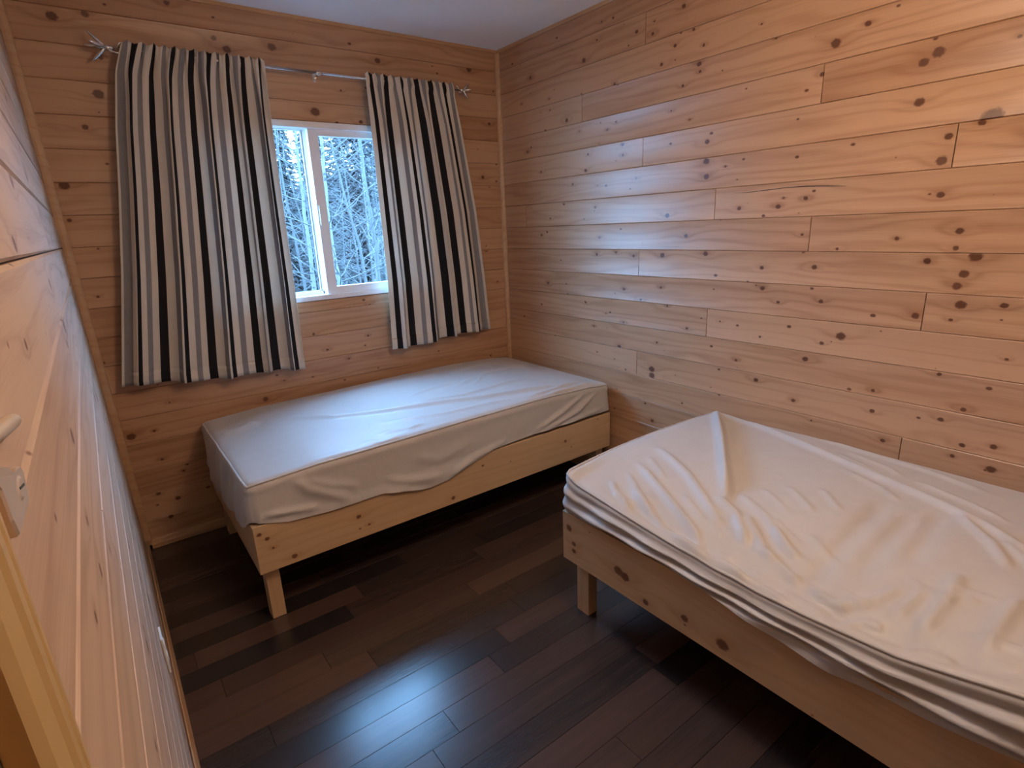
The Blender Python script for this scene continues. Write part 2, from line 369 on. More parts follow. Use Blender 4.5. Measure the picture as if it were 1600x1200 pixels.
def board(L, h, origin, rotz, parent, material, knots=(), th=0.018, name='board', ch=0.0024, gap=0.0006):
    vs, fs = board_mesh(L, h, th, ch, gap)
    mb = MB(); mb.add(vs, fs)
    o = mb.build(name, material, parent)
    o.location = origin; o.rotation_euler = (0, 0, rotz)
    for i, (u, v, rr) in enumerate(sorted(knots, key=lambda k: -k[2])[:8]):
        o['k%d' % i] = [float(u), float(rr)*1.15, float(v)]
    return o
def courses():
    i = 0
    while True:
        zt = min(LINE0 - PITCH*i, H); zb = max(LINE0 - PITCH*(i+1), 0.0)
        if zt - zb > 0.02: yield i, zb, zt
        if zb <= 0.001: return
        i += 1

def randknots(L, h, dens, rng):
    out = []
    for _ in range(int(L*dens + rng.random())):
        out.append((rng.uniform(0.05, L-0.05), rng.uniform(0.01, h-0.01), rng.choice((0.004, 0.005, 0.006, 0.007, 0.009, 0.012))))
    return out
rng = random.Random(3)

# right wall
mb = MB(); mb.box((0.019, Y_NEAR-0.1, -0.05), (0.12, 0.12, H+0.1))
wall_right = structure(mb.build('wall_right', M['backing']), 'long wall of varnished knotty pine boards on the right', 'wall')
JOINT = {1: [-1.144, -2.78], 5: [-1.143], 6: [-2.386], 7: [-0.23, -1.55, -3.2], 9: [-1.132, -2.78], 11: [-1.541], 8: [-1.968],
         10: [-2.374], 14: [-2.37], 13: [-1.132], 12: [-2.80], 2: [-2.90], 3: [-0.73], 4: [-1.96, -3.2], 0: [-1.55], 15: [-0.73, -2.78],
         16: [-1.55], 17: [-0.32, -2.37], 18: [-1.96]}
for i, zb, zt in courses():
    cuts = [0.0] + sorted(JOINT.get(i, []), reverse=True) + [Y_NEAR]
    for a, b in zip(cuts, cuts[1:]):
        L = a - b
        kn = [(a - y, z - zb, rr) for y, z, rr in KNOTS_R if b < y <= a and zb <= z < zt]
        if -b > 2.9 or zt < 0.62: kn += randknots(L, zt-zb, 2.0, rng)
        board(L, zt-zb, (0, a, zb), -math.pi/2, wall_right, M['pine'], kn)
# the long split in one board of the right wall
mb = MB()
mb.tube([(-0.0001, -1.641, 1.551), (-0.0001, -1.70, 1.550), (-0.0001, -1.786, 1.554), (-0.0001, -1.86, 1.557), (-0.0001, -1.937, 1.5565), (-0.0001, -2.02, 1.551), (-0.0001, -2.079, 1.546)],
        [0.0003, 0.001, 0.0016, 0.0012, 0.002, 0.0018, 0.0003], 5)
mb.build('split', M['screw'], wall_right)

# window wall
WX0, WX1, WZ0, WZ1 = -1.76, -0.54, 1.113, 2.006
mb = MB()
mb.box((-2.5, 0.019, -0.05), (WX0, 0.11, H+0.1)); mb.box((WX1, 0.019, -0.05), (0.12, 0.11, H+0.1))
mb.box((WX0, 0.019, -0.05), (WX1, 0.11, WZ0)); mb.box((WX0, 0.019, WZ1), (WX1, 0.11, H+0.1))
wall_back = structure(mb.build('wall_back', M['backing']), 'knotty pine board wall with the window', 'wall')
XL = -2.33
def bb(x0, x1, zb, zt):
    kn = [(x - x0, z - zb, rr) for x, z, rr in KNOTS_B if x0 < x <= x1 and zb <= z < zt]
    board(x1-x0, zt-zb, (x0, 0, zb), 0, wall_back, M['pine'], kn)
for i, zb, zt in courses():
    if zb >= WZ1 or zt <= WZ0: bb(XL, 0, zb, zt); continue
    bb(XL, WX0, zb, zt); bb(WX1, 0, zb, zt)
    if zt > WZ1: bb(WX0, WX1, WZ1, zt)
    if zb < WZ0: bb(WX0, WX1, zb, WZ0)

# left wall with the doorway
DY0, DY1, DZ = -2.803, -3.48, 2.03
def lx(z): return X_LEFT + TILT*z
mb = MB()
mb.box((-0.12, DY0, -0.05), (-0.019, 0.02, H+0.1)); mb.box((-0.12, Y_NEAR-0.1, -0.05), (-0.019, DY1, H+0.1)); mb.box((-0.12, DY1, DZ), (-0.019, DY0, H+0.1))
wall_left = structure(mb.build('wall_left', M['backing']), 'pine board wall seen edge-on at the left', 'wall')
wall_left.location = (X_LEFT, 0, 0); wall_left.rotation_euler = (0, TILT, 0)
LJ = {10: [-1.21], 11: [-2.0], 12: [-0.8], 14: [-1.6], 9: [-0.4], 16: [-2.0], 7: [-1.2], 4: [-1.6], 2: [-0.8]}
for i, zb, zt in courses():
    far = Y_NEAR if zb >= DZ else DY0
    cuts = [-0.001] + LJ.get(i, []) + [far]
    for a, b in zip(cuts, cuts[1:]):
        board(a-b, zt-zb, (0, b, zb), math.pi/2, wall_left, M['pine_pale'], randknots(a-b, zt-zb, 1.6, rng), ch=0.0045, gap=0.0014)
    if zb < DZ: board(DY1-Y_NEAR, zt-zb, (0, Y_NEAR, zb), math.pi/2, wall_left, M['pine_pale'], ())
# near wall, behind the camera
mb = MB(); mb.box((-2.5, Y_NEAR-0.12, -0.05), (0.12, Y_NEAR-0.019, H+0.1))
wall_front = structure(mb.build('wall_front', M['backing']), 'pine board wall behind the viewer', 'wall')
for i, zb, zt in courses():
    board(2.33, zt-zb, (0.0, Y_NEAR, zb), math.pi, wall_front, M['pine'], randknots(2.3, zt-zb, 1.5, rng))

# ceiling
mb = MB(); mb.box((-2.5, Y_NEAR-0.12, H), (0.12, 0.11, H+0.08))
structure(mb.build('ceiling', M['ceiling']), 'plain white painted ceiling', 'ceiling')

# floor: laminate strips running parallel to the window wall
mb = MB(); mb.box((-2.6, Y_NEAR-0.12, -0.06), (0.12, 0.11, -0.009))
floor = structure(mb.build('floor', M['backing']), 'dark brown laminate strip floor', 'floor')
W = 0.1005; y = -2.357 + 24*W; pm = {}
while y > Y_NEAR - 0.05:
    x = -2.44 - rng.uniform(0, 0.8)
    while x < 0.02:
        L = rng.choice((0.62, 0.78, 0.94, 1.10))
        if L not in pm:
            vs, fs = [], []
            e = 0.0006
            for z_, k in ((-0.009, 0.0), (-0.0012, 0.0), (0.0, e)):
                vs += [(k+0.0003, k+0.0003, z_), (L-k-0.0003, k+0.0003, z_), (L-k-0.0003, W-k-0.0003, z_), (k+0.0003, W-k-0.0003, z_)]
            for r_ in (0, 4):
                for q in range(4): fs.append((r_+q, r_+(q+1)%4, r_+4+(q+1)%4, r_+4+q))
            fs += [(8, 9, 10, 11), (3, 2, 1, 0)]
            me = bpy.data.meshes.new('plank'); me.from_pydata(vs, [], fs); me.materials.append(M['floor']); pm[L] = me
        o = link('plank', pm[L], floor); o.location = (x, y - W, 0)
        x += L
    y -= W

# trims
def trim(name, mb, label, m='pine_trim', left=False):
    o = mb.build(name, M[m]); structure(o, label, 'trim')
    if left: o.location = (X_LEFT, 0, 0); o.rotation_euler = (0, TILT, 0)
    return o
def strip(L, prof, origin, rot, name, label):
    """moulding: profile (depth, height) extruded along local X"""
    n = len(prof); mb = MB()
    mb.add([(0, -a, b) for a, b in prof] + [(L, -a, b) for a, b in prof],
           [(i, (i+1) % n, n+(i+1) % n, n+i) for i in range(n)] + [tuple(range(n-1, -1, -1)), tuple(range(n, 2*n))])
    o = mb.build(name, M['pine_trim']); o.location = origin; o.rotation_euler = rot
    return structure(o, label, 'trim')
base = [(0.0005, 0.001), (0.013, 0.001), (0.013, 0.020), (0.010, 0.028), (0.007, 0.040), (0.004, 0.047), (0.0005, 0.049)]
strip(2.235, base, (-2.240, 0, 0), (0, 0, 0), 'baseboard_back', 'low pine baseboard under the window wall')
strip(-Y_NEAR, base, (0, -0.001, 0), (0, 0, -math.pi/2), 'baseboard_right', 'low pine baseboard along the right wall')
strip(-DY0-0.075, base, (X_LEFT, DY0+0.075, 0), (0, 0, math.pi/2), 'baseboard_left', 'low pine baseboard along the left wall')
crown = [(0.0005, 0.0), (0.010, 0.0), (0.012, 0.004), (0.012, 0.016), (0.0005, 0.016)]
strip(2.28, crown, (-2.285, 0, H-0.0165), (0, 0, 0), 'trim_1', 'thin pine strip under the ceiling on the window wall')
strip(-Y_NEAR, crown, (0, -0.001, H-0.0165), (0, 0, -math.pi/2), 'trim_2', 'thin pine strip under the ceiling on the right wall')
mb = MB()
mb.prism([(-0.0215, -0.0007), (-0.0005, -0.0007), (-0.0005, -0.0215), (-0.009, -0.0195), (-0.0165, -0.014), (-0.0205, -0.007)], 0.05, H-0.017, axis=2)
trim('trim_3', mb, 'vertical pine corner strip between window wall and right wall')
mb = MB()
mb.prism([(0.0007, -0.0007), (0.031, -0.0007), (0.031, -0.010), (0.027, -0.016), (0.012, -0.022), (0.0007, -0.022)], 0.05, H-0.02, axis=2)
trim('trim_4', mb, 'vertical pine corner strip between window wall and left wall', left=True)
# door casing, moulded, round the doorway in the left wall
cp = [(0.0005, 0.0), (0.009, 0.0), (0.011, 0.003), (0.0125, 0.016), (0.010, 0.020), (0.013, 0.025), (0.0150, 0.044), (0.0115, 0.049), (0.0145, 0.054), (0.0125, 0.066), (0.009, 0.071), (0.0005, 0.072)]
mb = MB(); mb.prism([(a, -2.733 - b) for a, b in cp], 0.001, DZ+0.072, axis=2)
trim('trim_5', mb, 'olive-toned moulded door casing at the lower left edge', 'casing', left=True)
mb = MB(); mb.prism([(a, DY1 - 0.072 + b) for a, b in cp], 0.001, DZ+0.072, axis=2)
trim('trim_6', mb, 'far moulded door casing beside the near corner', 'casing', left=True)
mb = MB()
mb.box((-0.13, DY0-0.018, 0), (0.0, DY0-0.0005, DZ)); mb.box((-0.13, DY1+0.0005, 0), (0.0, DY1+0.018, DZ)); mb.box((-0.13, DY1, DZ-0.018), (0.0, DY0, DZ-0.0005))
trim('trim_7', mb, 'door jamb lining the doorway', 'casing', left=True)
mb = MB(); mb.box((-0.125, DY1+0.02, 0.006), (-0.088, DY0-0.02, DZ-0.02), 0.002)  # slab added to keep outside light from leaking through the open doorway
o = structure(mb.build('doorway_filler', M['door']), 'dark door slab added to close off the left wall doorway', 'door'); o.location = (X_LEFT, 0, 0); o.rotation_euler = (0, TILT, 0)
mb = MB()
for z0, z1 in ((0.2, 0.9), (1.05, 1.85)): mb.box((-0.0882, DY1+0.14, z0), (-0.083, DY0-0.14, z1), 0.002)
mb.build('filler_panel', M['door'], o)

# window
win = bpy.data.objects.new('window_1', None); COL.objects.link(win); structure(win, 'white vinyl sliding window between striped curtains', 'window')
win.location = (-1.15, 0.0, WZ0)
def part(mb, name, m, parent, off=None):
    o = mb.build(name, M[m], parent)
    if off is None: off = parent.location
    o.location = -Vector(off); return o
FR = 0.033
mb = MB()
mb.box((WX0+0.002, -0.008, WZ0+0.002), (WX0+FR, 0.095, WZ1-0.002), 0.002); mb.box((WX1-FR, -0.008, WZ0+0.002), (WX1-0.002, 0.095, WZ1-0.002), 0.002)
mb.box((WX0+0.002, -0.008, WZ1-FR), (WX1-0.002, 0.095, WZ1-0.002), 0.002); mb.box((WX0+0.002, -0.010, WZ0+0.002), (WX1-0.002, 0.095, WZ0+0.028), 0.002)
part(mb, 'window_frame', 'vinyl', win)
# sliding sash (right) in the inner track
SX0 = -1.205
mb = MB()
mb.box((SX0, 0.004, WZ0+0.028), (SX0+0.053, 0.036, WZ1-FR), 0.002); mb.box((WX1-FR-0.045, 0.004, WZ0+0.028), (WX1-FR, 0.036, WZ1-FR), 0.002)
mb.box((SX0+0.05, 0.004, WZ1-FR-0.032), (WX1-FR, 0.036, WZ1-FR), 0.002); mb.box((SX0+0.05, 0.004, WZ0+0.028), (WX1-FR, 0.036, WZ0+0.066), 0.002)
sash = part(mb, 'sliding_sash', 'vinyl', win)
mb = MB(); mb.box((SX0+0.048, 0.018, WZ0+0.06), (WX1-FR-0.04, 0.022, WZ1-FR-0.03)); part(mb, 'pane', 'glass', sash, (0, 0, 0))
# fixed pane (left), further out, with its meeting stile and grey gasket
mb = MB()
mb.box((SX0-0.012, 0.050, WZ0+0.028), (SX0+0.020, 0.080, WZ1-FR), 0.002); mb.box((WX0+FR, 0.050, WZ0+0.028), (WX0+FR+0.016, 0.080, WZ1-FR), 0.002)
mb.box((WX0+FR, 0.050, WZ1-FR-0.004), (SX0, 0.080, WZ1-FR+0.004)); mb.box((WX0+FR, 0.050, WZ0+0.026), (SX0, 0.080, WZ0+0.046), 0.002)
fx = part(mb, 'fixed_frame', 'vinyl', win)
mb = MB(); mb.box((SX0-0.018, 0.055, WZ0+0.04), (SX0-0.011, 0.072, WZ1-FR)); mb.box((WX0+FR+0.01, 0.055, WZ0+0.043), (SX0-0.011, 0.072, WZ0+0.049))
part(mb, 'gasket', 'gasket', fx, (0, 0, 0))
mb = MB(); mb.box((WX0+FR+0.012, 0.062, WZ0+0.044), (SX0-0.010, 0.066, WZ1-FR+0.002)); part(mb, 'pane', 'glass', fx, (0, 0, 0))
mb = MB(); mb.box((SX0+0.008, -0.004, 1.50), (SX0+0.030, 0.0045, 1.60), 0.002); part(mb, 'latch', 'vinyl', sash, (0, 0, 0))
for c in (sash, fx):
    for k in c.children: k.location = (0, 0, 0)

# ceiling lamp (above the frame, the room's own warm light)
LP = (-1.2, -2.42, H)
lamp = thing('ceiling_lamp', 'round ceiling lamp with glowing glass bowl on a short stem', 'lamp', LP)
mb = MB(); mb.lathe([(0.0, 0.0), (0.085, 0.0), (0.09, -0.006), (0.085, -0.02), (0.03, -0.03), (0.02, -0.04), (0.02, -0.19), (0.0, -0.19)], 40); mb.build('base', M['metal'], lamp)
mb = MB(); mb.lathe([(0.015, -0.186), (0.12, -0.193), (0.175, -0.21), (0.195, -0.235), (0.195, -0.265), (0.165, -0.305), (0.120, -0.330), (0.065, -0.343), (0.001, -0.346)], 40); mb.build('glass_dome', M['lamp'], lamp)
# ---------------------------------------------------------------- curtains
def lerp(a, b, t): return a + (b-a)*t
def interp(xs, ys, x): return float(np.interp(x, xs, ys))
def curtain(label, group, width, edgeL, edgeR, hem, nfold, phase, warp, seed, u0=0.0):
    """edgeL/edgeR: list of (z, x); hem: (z left, z right); cloth width in metres before gathering"""
    rg = random.Random(seed)
    nu, nv = 300, 70
    zt = 2.243
    zl, xl = [p[0] for p in edgeL][::-1], [p[1] for p in edgeL][::-1]
    zr, xr = [p[0] for p in edgeR][::-1], [p[1] for p in edgeR][::-1]
    gath = [(rg.uniform(0.8, 1.2), rg.uniform(0, 6.28)) for _ in range(4)]
    vs, uvs, fs = [], [], []
    for j in range(nv+1):
        t = j/nv
        for i in range(nu+1):
            u = i/nu
            zb = lerp(hem[0], hem[1], u) + 0.006*math.sin(9*u+phase)
            z = lerp(zt, zb, t)
            top = max(0.0, 1-t/0.16)**1.3
            a, b = interp(zl, xl, z), interp(zr, xr, z)
            # folds: few and deep below, fine gathers at the rod
            w = 2*math.pi*(nfold*(u + warp*math.sin(2*math.pi*u+phase)) ) + phase
            w2 = 2*math.pi*nfold*1.63*u + phase*2.1
            amp = lerp(0.022, 0.034, t)*(1-top)
            yy = amp*(0.75*math.sin(w) + 0.35*math.sin(w2+1.2*t))
            xx = -0.55*amp*(0.75*math.cos(w)*0.9 + 0.3*math.cos(w2+1.2*t))
            gw = 2*math.pi*u*nfold*2.7*gath[0][0] + gath[0][1] + 1.3*math.sin(9*u+gath[1][1])
            yy += 0.012*(0.35+0.65*top)*max(0, 1-t*1.6)*math.sin(gw)
            xx += 0.004*(0.2+0.8*top)*max(0, 1-t*1.6)*math.cos(gw)
            # header stands up above the rod as a little ruffle
            if z > 2.205:
                q = (z-2.205)/0.04
                yy = yy*(0.6+0.7*q); z += 0.008*math.sin(gw*1.0+0.7)*q
            pin = 1.0
            if u < 0.03: pin = u/0.03
            if u > 0.97: pin = (1-u)/0.03
            x = lerp(a, b, u) + xx*pin
            y = -0.078 + yy*(0.25+0.75*pin)
            if abs(z-2.215) < 0.03 and y < -0.069: y = min(y, -0.083)   # cloth goes round the rod
            vs.append((x, y, z)); uvs.append((u0 + u*width, lerp(0, 1.45, t)))
    for j in range(nv):
        for i in range(nu):
            k = j*(nu+1)+i
            fs.append((k, k+nu+1, k+nu+2, k+1))
    me = bpy.data.meshes.new('cloth'); me.from_pydata(vs, [], fs)
    me.polygons.foreach_set('use_smooth', [True]*len(fs))
    ul = me.uv_layers.new(name='UVMap')
    idx = np.empty(len(me.loops), dtype=np.int32); me.loops.foreach_get('vertex_index', idx)
    ul.data.foreach_set('uv', np.array(uvs, dtype=np.float32)[idx].ravel())
    me.materials.append(M['curtain'])
    root = thing('curtain', label, 'curtain', (lerp(edgeL[-1][1], edgeR[-1][1], 0.5), -0.078, min(hem)), group)
    o = link('cloth', me, root); o.location = -root.location
    so = o.modifiers.new('thickness', 'SOLIDIFY'); so.thickness = 0.0012; so.offset = 0
    # stitched hem: a slightly thicker turned-up band
    hv, huv, hf = [], [], []
    j0 = nv-3
    for j in range(j0, nv+1):
        for i in range(nu+1):
            x, y, z = vs[j*(nu+1)+i]; hv.append((x, y-0.0022, z)); huv.append(uvs[j*(nu+1)+i])
    for j in range(3):
        for i in range(nu):
            k = j*(nu+1)+i; hf.append((k, k+nu+1, k+nu+2, k+1))
    hm = bpy.data.meshes.new('hem'); hm.from_pydata(hv, [], hf); hm.polygons.foreach_set('use_smooth', [True]*len(hf))
    ul = hm.uv_layers.new(name='UVMap'); idx = np.empty(len(hm.loops), dtype=np.int32); hm.loops.foreach_get('vertex_index', idx)
    ul.data.foreach_set('uv', np.array(huv, dtype=np.float32)[idx].ravel()); hm.materials.append(M['curtain'])
    h = link('hem', hm, root); h.location = -root.location
    so = h.modifiers.new('thickness', 'SOLIDIFY'); so.thickness = 0.001; so.offset = 0
    return root
curtain('striped curtain panel left of the window, wider at the bottom', 'pair of striped curtains', 1.06,
        [(2.25, -1.935), (2.13, -1.979), (1.91, -2.021), (1.66, -2.059), (1.30, -2.12), (0.85, -2.206), (0.7, -2.22)],
        [(2.25, -1.388), (1.98, -1.393), (1.66, -1.396), (1.23, -1.398), (0.77, -1.405), (0.7, -1.406)], (0.835, 0.772), 5.0, 0.6, 0.035, 11, 0.055)
curtain('narrower striped curtain panel right of the window, near the corner', 'pair of striped curtains', 0.80,
        [(2.25, -0.90), (1.98, -0.895), (1.56, -0.892), (1.18, -0.889), (0.788, -0.901), (0.7, -0.902)],
        [(2.25, -0.378), (2.01, -0.332), (1.55, -0.262), (1.16, -0.227), (0.82, -0.204), (0.7, -0.20)], (0.790, 0.822), 4.0, 2.2, 0.03, 5, 0.105)

# ---------------------------------------------------------------- curtain rod
RZ, RY = 2.214, -0.070
rod = thing('curtain_rod', 'thin silver telescoping curtain rod with leaf finials', 'curtain rod', (-1.13, 0, RZ))
def rp(mb, name, m='rod', parent=None):
    o = mb.build(name, M[m], parent or rod)
    o.location = -rod.location if parent is None else (0, 0, 0); return o
mb = MB(); mb.tube([(-1.955, RY, RZ), (-1.13, RY, RZ)], 0.0070, 14); rp(mb, 'tube')
mb = MB(); mb.tube([(-1.13, RY, RZ), (-0.335, RY, RZ)], 0.0055, 14); rp(mb, 'tube')
mb = MB(); mb.tube([(-1.150, RY, RZ), (-1.146, RY, RZ), (-1.128, RY, RZ), (-1.124, RY, RZ)], [0.007, 0.0092, 0.0092, 0.006], 16)
mb.tube([(-1.137, RY, RZ+0.008), (-1.137, RY, RZ+0.016)], [0.004, 0.003], 8); rp(mb, 'collar')
def finial(x0, s, k):
    mb = MB()
    mb.tube([(x0, RY, RZ), (x0+s*0.010*k, RY, RZ), (x0+s*0.016*k, RY, RZ), (x0+s*0.022*k, RY, RZ), (x0+s*0.030*k, RY, RZ)], [0.007, 0.010, 0.007, 0.011, 0.006], 12)
    b = x0 + s*0.026*k
    def prong(dy, dz, curl):
        P = []
        for q in range(7):
            t = q/6
            P.append((b + s*k*(0.075*t - 0.02*curl*t*t), RY + dy*k*math.sin(t*1.5), RZ + dz*k*(math.sin(t*1.5) + 0.25*curl*t*t)))
        mb.tube(P, [0.0055, 0.007, 0.0078, 0.0072, 0.006, 0.004, 0.0012], 8)
    prong(0, 0, 0); prong(0.0, 0.042, 1); prong(0.012, -0.042, 1); prong(-0.035, 0.006, 1)
    mb.tube([(b, RY, RZ), (b-s*0.012*k, RY-0.004, RZ-0.012*k), (b-s*0.035*k, RY-0.006, RZ-0.018*k), (b-s*0.05*k, RY-0.006, RZ-0.014*k)], [0.005, 0.0045, 0.004, 0.002], 8)
    mb.tube([(b-s*0.035*k, RY-0.004, RZ), (b-s*0.05*k, RY-0.004, RZ+0.02*k), (b-s*0.07*k, RY-0.004, RZ+0.028*k)], [0.004, 0.004, 0.0015], 8)
    return rp(mb, 'finial')
finial(-1.968, -1, 1.0); finial(-0.322, 1, 0.75)
for x in (-1.925, -1.137, -0.365):
    mb = MB(); mb.box((x-0.008, -0.004, RZ-0.028), (x+0.008, -0.0005, RZ+0.018), 0.001)
    mb.tube([(x, -0.003, RZ-0.010), (x, -0.045, RZ-0.012), (x, -0.066, RZ-0.0105), (x, -0.078, RZ-0.006)], 0.0035, 8)
    rp(mb, 'bracket')

# ---------------------------------------------------------------- bed frames
def bed_frame(name, label, x0, x1, y0, y1, along, knots, legs):
    """along: axis of the long sides"""
    root = thing(name, label, 'bed frame', ((x0+x1)/2, (y0+y1)/2, 0), 'pine bed frames')
    zb, zt, th = 0.228, 0.428, 0.036
    def pl(L, origin, rot, nm, kn=()):
        o = board(L, zt-zb, Vector(origin)-root.location, rot, root, M['pine_frame'], kn, th, nm, ch=0.002, gap=0.0002)
        return o
    if along == 'x':
        pl(x1-x0, (x0, y0, zb), 0, 'side_rail', knots); pl(x1-x0, (x1, y1, zb), math.pi, 'side_rail')
        pl(y1-y0-2*th, (x0, y1-th, zb), -math.pi/2+math.pi*0+0, 'end_rail')
        pl(y1-y0-2*th, (x1, y0+th, zb), math.pi/2, 'end_rail')
    else:
        pl(y1-y0, (x0, y1, zb), -math.pi/2, 'side_rail', knots); pl(y1-y0, (x1, y0, zb), math.pi/2, 'side_rail')
        pl(x1-x0-2*th, (x0+th, y0, zb), 0, 'end_rail'); pl(x1-x0-2*th, (x1-th, y1, zb), math.pi, 'end_rail')
    for (lx0, lx1, ly0, ly1) in legs:
        vs, fs = board_mesh(zt-0.02, lx1-lx0, ly1-ly0, 0.002, 0.0001)
        mb = MB(); mb.add([(a, b, c) for a, b, c in vs], fs)
        o = mb.build('leg', M['pine_frame'], root)
        o.rotation_euler = (0, -math.pi/2, 0)          # grain runs upwards
        o.location = Vector((lx1, ly0, 0.0)) - root.location
    # slats carrying the mattress
    n = 12
    for k in range(n):
        mb = MB()
        if along == 'x':
            xx = lerp(x0+0.08, x1-0.16, k/(n-1)); mb.box((xx, y0+th+0.0005, zt-0.028), (xx+0.07, y1-th-0.0005, zt-0.012))
        else:
            yy = lerp(y0+0.08, y1-0.16, k/(n-1)); mb.box((x0+th+0.0005, yy, zt-0.028), (x1-th-0.0005, yy+0.07, zt-0.012))
        o = mb.build('slat', M['pine_frame'], root); o.location = -root.location
    return root
k1 = [(0.02, 0.165, 0.006), (0.045, 0.14, 0.006), (0.06, 0.095, 0.004), (0.13, 0.03, 0.008), (0.40, 0.10, 0.007), (0.44, 0.05, 0.004), (0.85, 0.03, 0.007), (1.55, 0.12, 0.006)]
bed_frame('bed_frame', 'pale pine bed frame under the window', -1.933, -0.044, -0.985, -0.022, 'x', k1,
          [(-1.912, -1.860, -0.948, -0.886), (-0.118, -0.066, -0.948, -0.886), (-1.912, -1.860, -0.121, -0.059), (-0.118, -0.066, -0.121, -0.059)])
k2 = [(0.035, 0.14, 0.010), (0.06, 0.085, 0.007), (0.06, 0.055, 0.007), (0.28, 0.085, 0.013), (0.31, 0.078, 0.013), (0.40, 0.03, 0.008), (0.55, 0.06, 0.009), (0.68, 0.05, 0.014), (0.90, 0.10, 0.007)]
bed_frame('bed_frame', 'pale pine bed frame along the right wall, nearest the viewer', -0.985, -0.024, -3.545, -1.634, 'y', k2,
          [(-0.948, -0.902, -1.732, -1.671), (-0.108, -0.062, -1.732, -1.671), (-0.948, -0.902, -3.508, -3.447), (-0.108, -0.062, -3.508, -3.447)])

# ---------------------------------------------------------------- mattresses
def seg_field(P, lines):
    """sum of rounded ridges along polylines; P (n,2); each line = (pts, height, half width)"""
    out = np.zeros(len(P))
    for pts, a, w in lines:
        pts = np.array(pts, float); best = np.full(len(P), 1e9); tt = np.zeros(len(P))
        Ls = np.r_[0, np.cumsum(np.linalg.norm(np.diff(pts, axis=0), axis=1))]
        for i in range(len(pts)-1):
            d = pts[i+1]-pts[i]; L2 = max((d*d).sum(), 1e-9)
            t = np.clip(((P-pts[i])@d)/L2, 0, 1)
            q = np.linalg.norm(P - (pts[i] + t[:, None]*d), axis=1)
            hit = q < best; best[hit] = q[hit]; tt[hit] = (Ls[i] + t[hit]*math.sqrt(L2))/Ls[-1]
        taper = np.clip(np.minimum(tt, 1-tt)*6 + 0.15, 0, 1)
        out += a*taper*np.exp(-(best/w)**2)
    return out
def mattress(name, label, cx, cy, hx, hy, zb, zt, r, hem, top_fn, side_fn, res, base, hem_out=0.006, core_in=0.012, core_h=0.1):
    """fitted protector over a mattress: rounded shell open underneath, with its own hem line"""
    nx, ny, nz = int(2*hx/res), int(2*hy/res), 22
    D = zt - zb
    verts, key, faces = [], {}, []
    def vid(i, j, k):
        q = (i, j, k)
        if q not in key: key[q] = len(verts); verts.append((-hx + 2*hx*i/nx, -hy + 2*hy*j/ny, D*k/nz))
        return key[q]
    for i in range(nx):
        for j in range(ny): faces.append((vid(i,j,nz), vid(i+1,j,nz), vid(i+1,j+1,nz), vid(i,j+1,nz)))
    for k in range(nz):
        for i in range(nx):
            faces.append((vid(i,0,k), vid(i+1,0,k), vid(i+1,0,k+1), vid(i,0,k+1)))
            faces.append((vid(i+1,ny,k), vid(i,ny,k), vid(i,ny,k+1), vid(i+1,ny,k+1)))
        for j in range(ny):
            faces.append((vid(0,j+1,k), vid(0,j,k), vid(0,j,k+1), vid(0,j+1,k+1)))
            faces.append((vid(nx,j,k), vid(nx,j+1,k), vid(nx,j+1,k+1), vid(nx,j,k+1)))
    V = np.array(verts)
    def shape(V):
        inner = np.stack([np.clip(V[:,0], -hx+r, hx-r), np.clip(V[:,1], -hy+r, hy-r), np.minimum(V[:,2], D-r)], 1)
        d = V - inner; L = np.linalg.norm(d, axis=1); L[L == 0] = 1
        N = d/L[:, None]; Q = inner + N*r
        W = np.stack([Q[:,0]+cx, Q[:,1]+cy, Q[:,2]+zb], 1)
        down = np.clip((D-r-Q[:,2])/(D-r), 0, 1)          # 0 at the shoulder, 1 at the hem
        up = np.clip(N[:,2], 0, 1)
        side = np.sqrt(np.clip(1-up*up, 0, 1))
        hz = hem(W[:,0], W[:,1])
        W[:,2] += down*(hz - zb)
        tf = top_fn(W[:,0], W[:,1])
        W[:,2] += tf*(1-down**1.0)
        sf = side_fn(W, N)*np.clip(side, 0, 1)*np.clip(down*6+0.3, 0, 1)
        W[:,0] += N[:,0]*(sf + hem_out*down); W[:,1] += N[:,1]*(sf + hem_out*down)
        return W
    W = shape(V)
    root = thing(name, label, 'mattress', (cx, cy, base), 'mattresses in white protectors')
    me = bpy.data.meshes.new('protector'); me.from_pydata((W - np.array(root.location)).tolist(), [], faces)
    me.polygons.foreach_set('use_smooth', [True]*len(faces)); me.materials.append(M['cloth'])
    prot = link('protector', me, root)
    # piping round the top edge
    c = r*(1-math.sqrt(0.5)); ring = []
    def edge(x, y): ring.append((x, y))
    n1, n2 = int(2*hx/0.03), int(2*hy/0.03)
    for q in range(n1): edge(lerp(-hx, hx, q/n1), -hy)
    for q in range(n2): edge(hx, lerp(-hy, hy, q/n2))
    for q in range(n1): edge(lerp(hx, -hx, q/n1), hy)
    for q in range(n2): edge(-hx, lerp(hy, -hy, q/n2))
    R = shape(np.array([(x, y, D) for x, y in ring])); R[:,2] += 0.0022
    mb = MB(); mb.tube([tuple(p - np.array(root.location)) for p in R], 0.0050, 8, closed=True)
    mb.build('piping', M['cloth'], prot)
    # the mattress inside, just showing below the hem
    mb = MB(); e = core_in
    mb.box((-hx+e, -hy+e, 0.001), (hx-e, hy-e, core_h), 0.008); mb.build('core', M['core'], root)
    return root

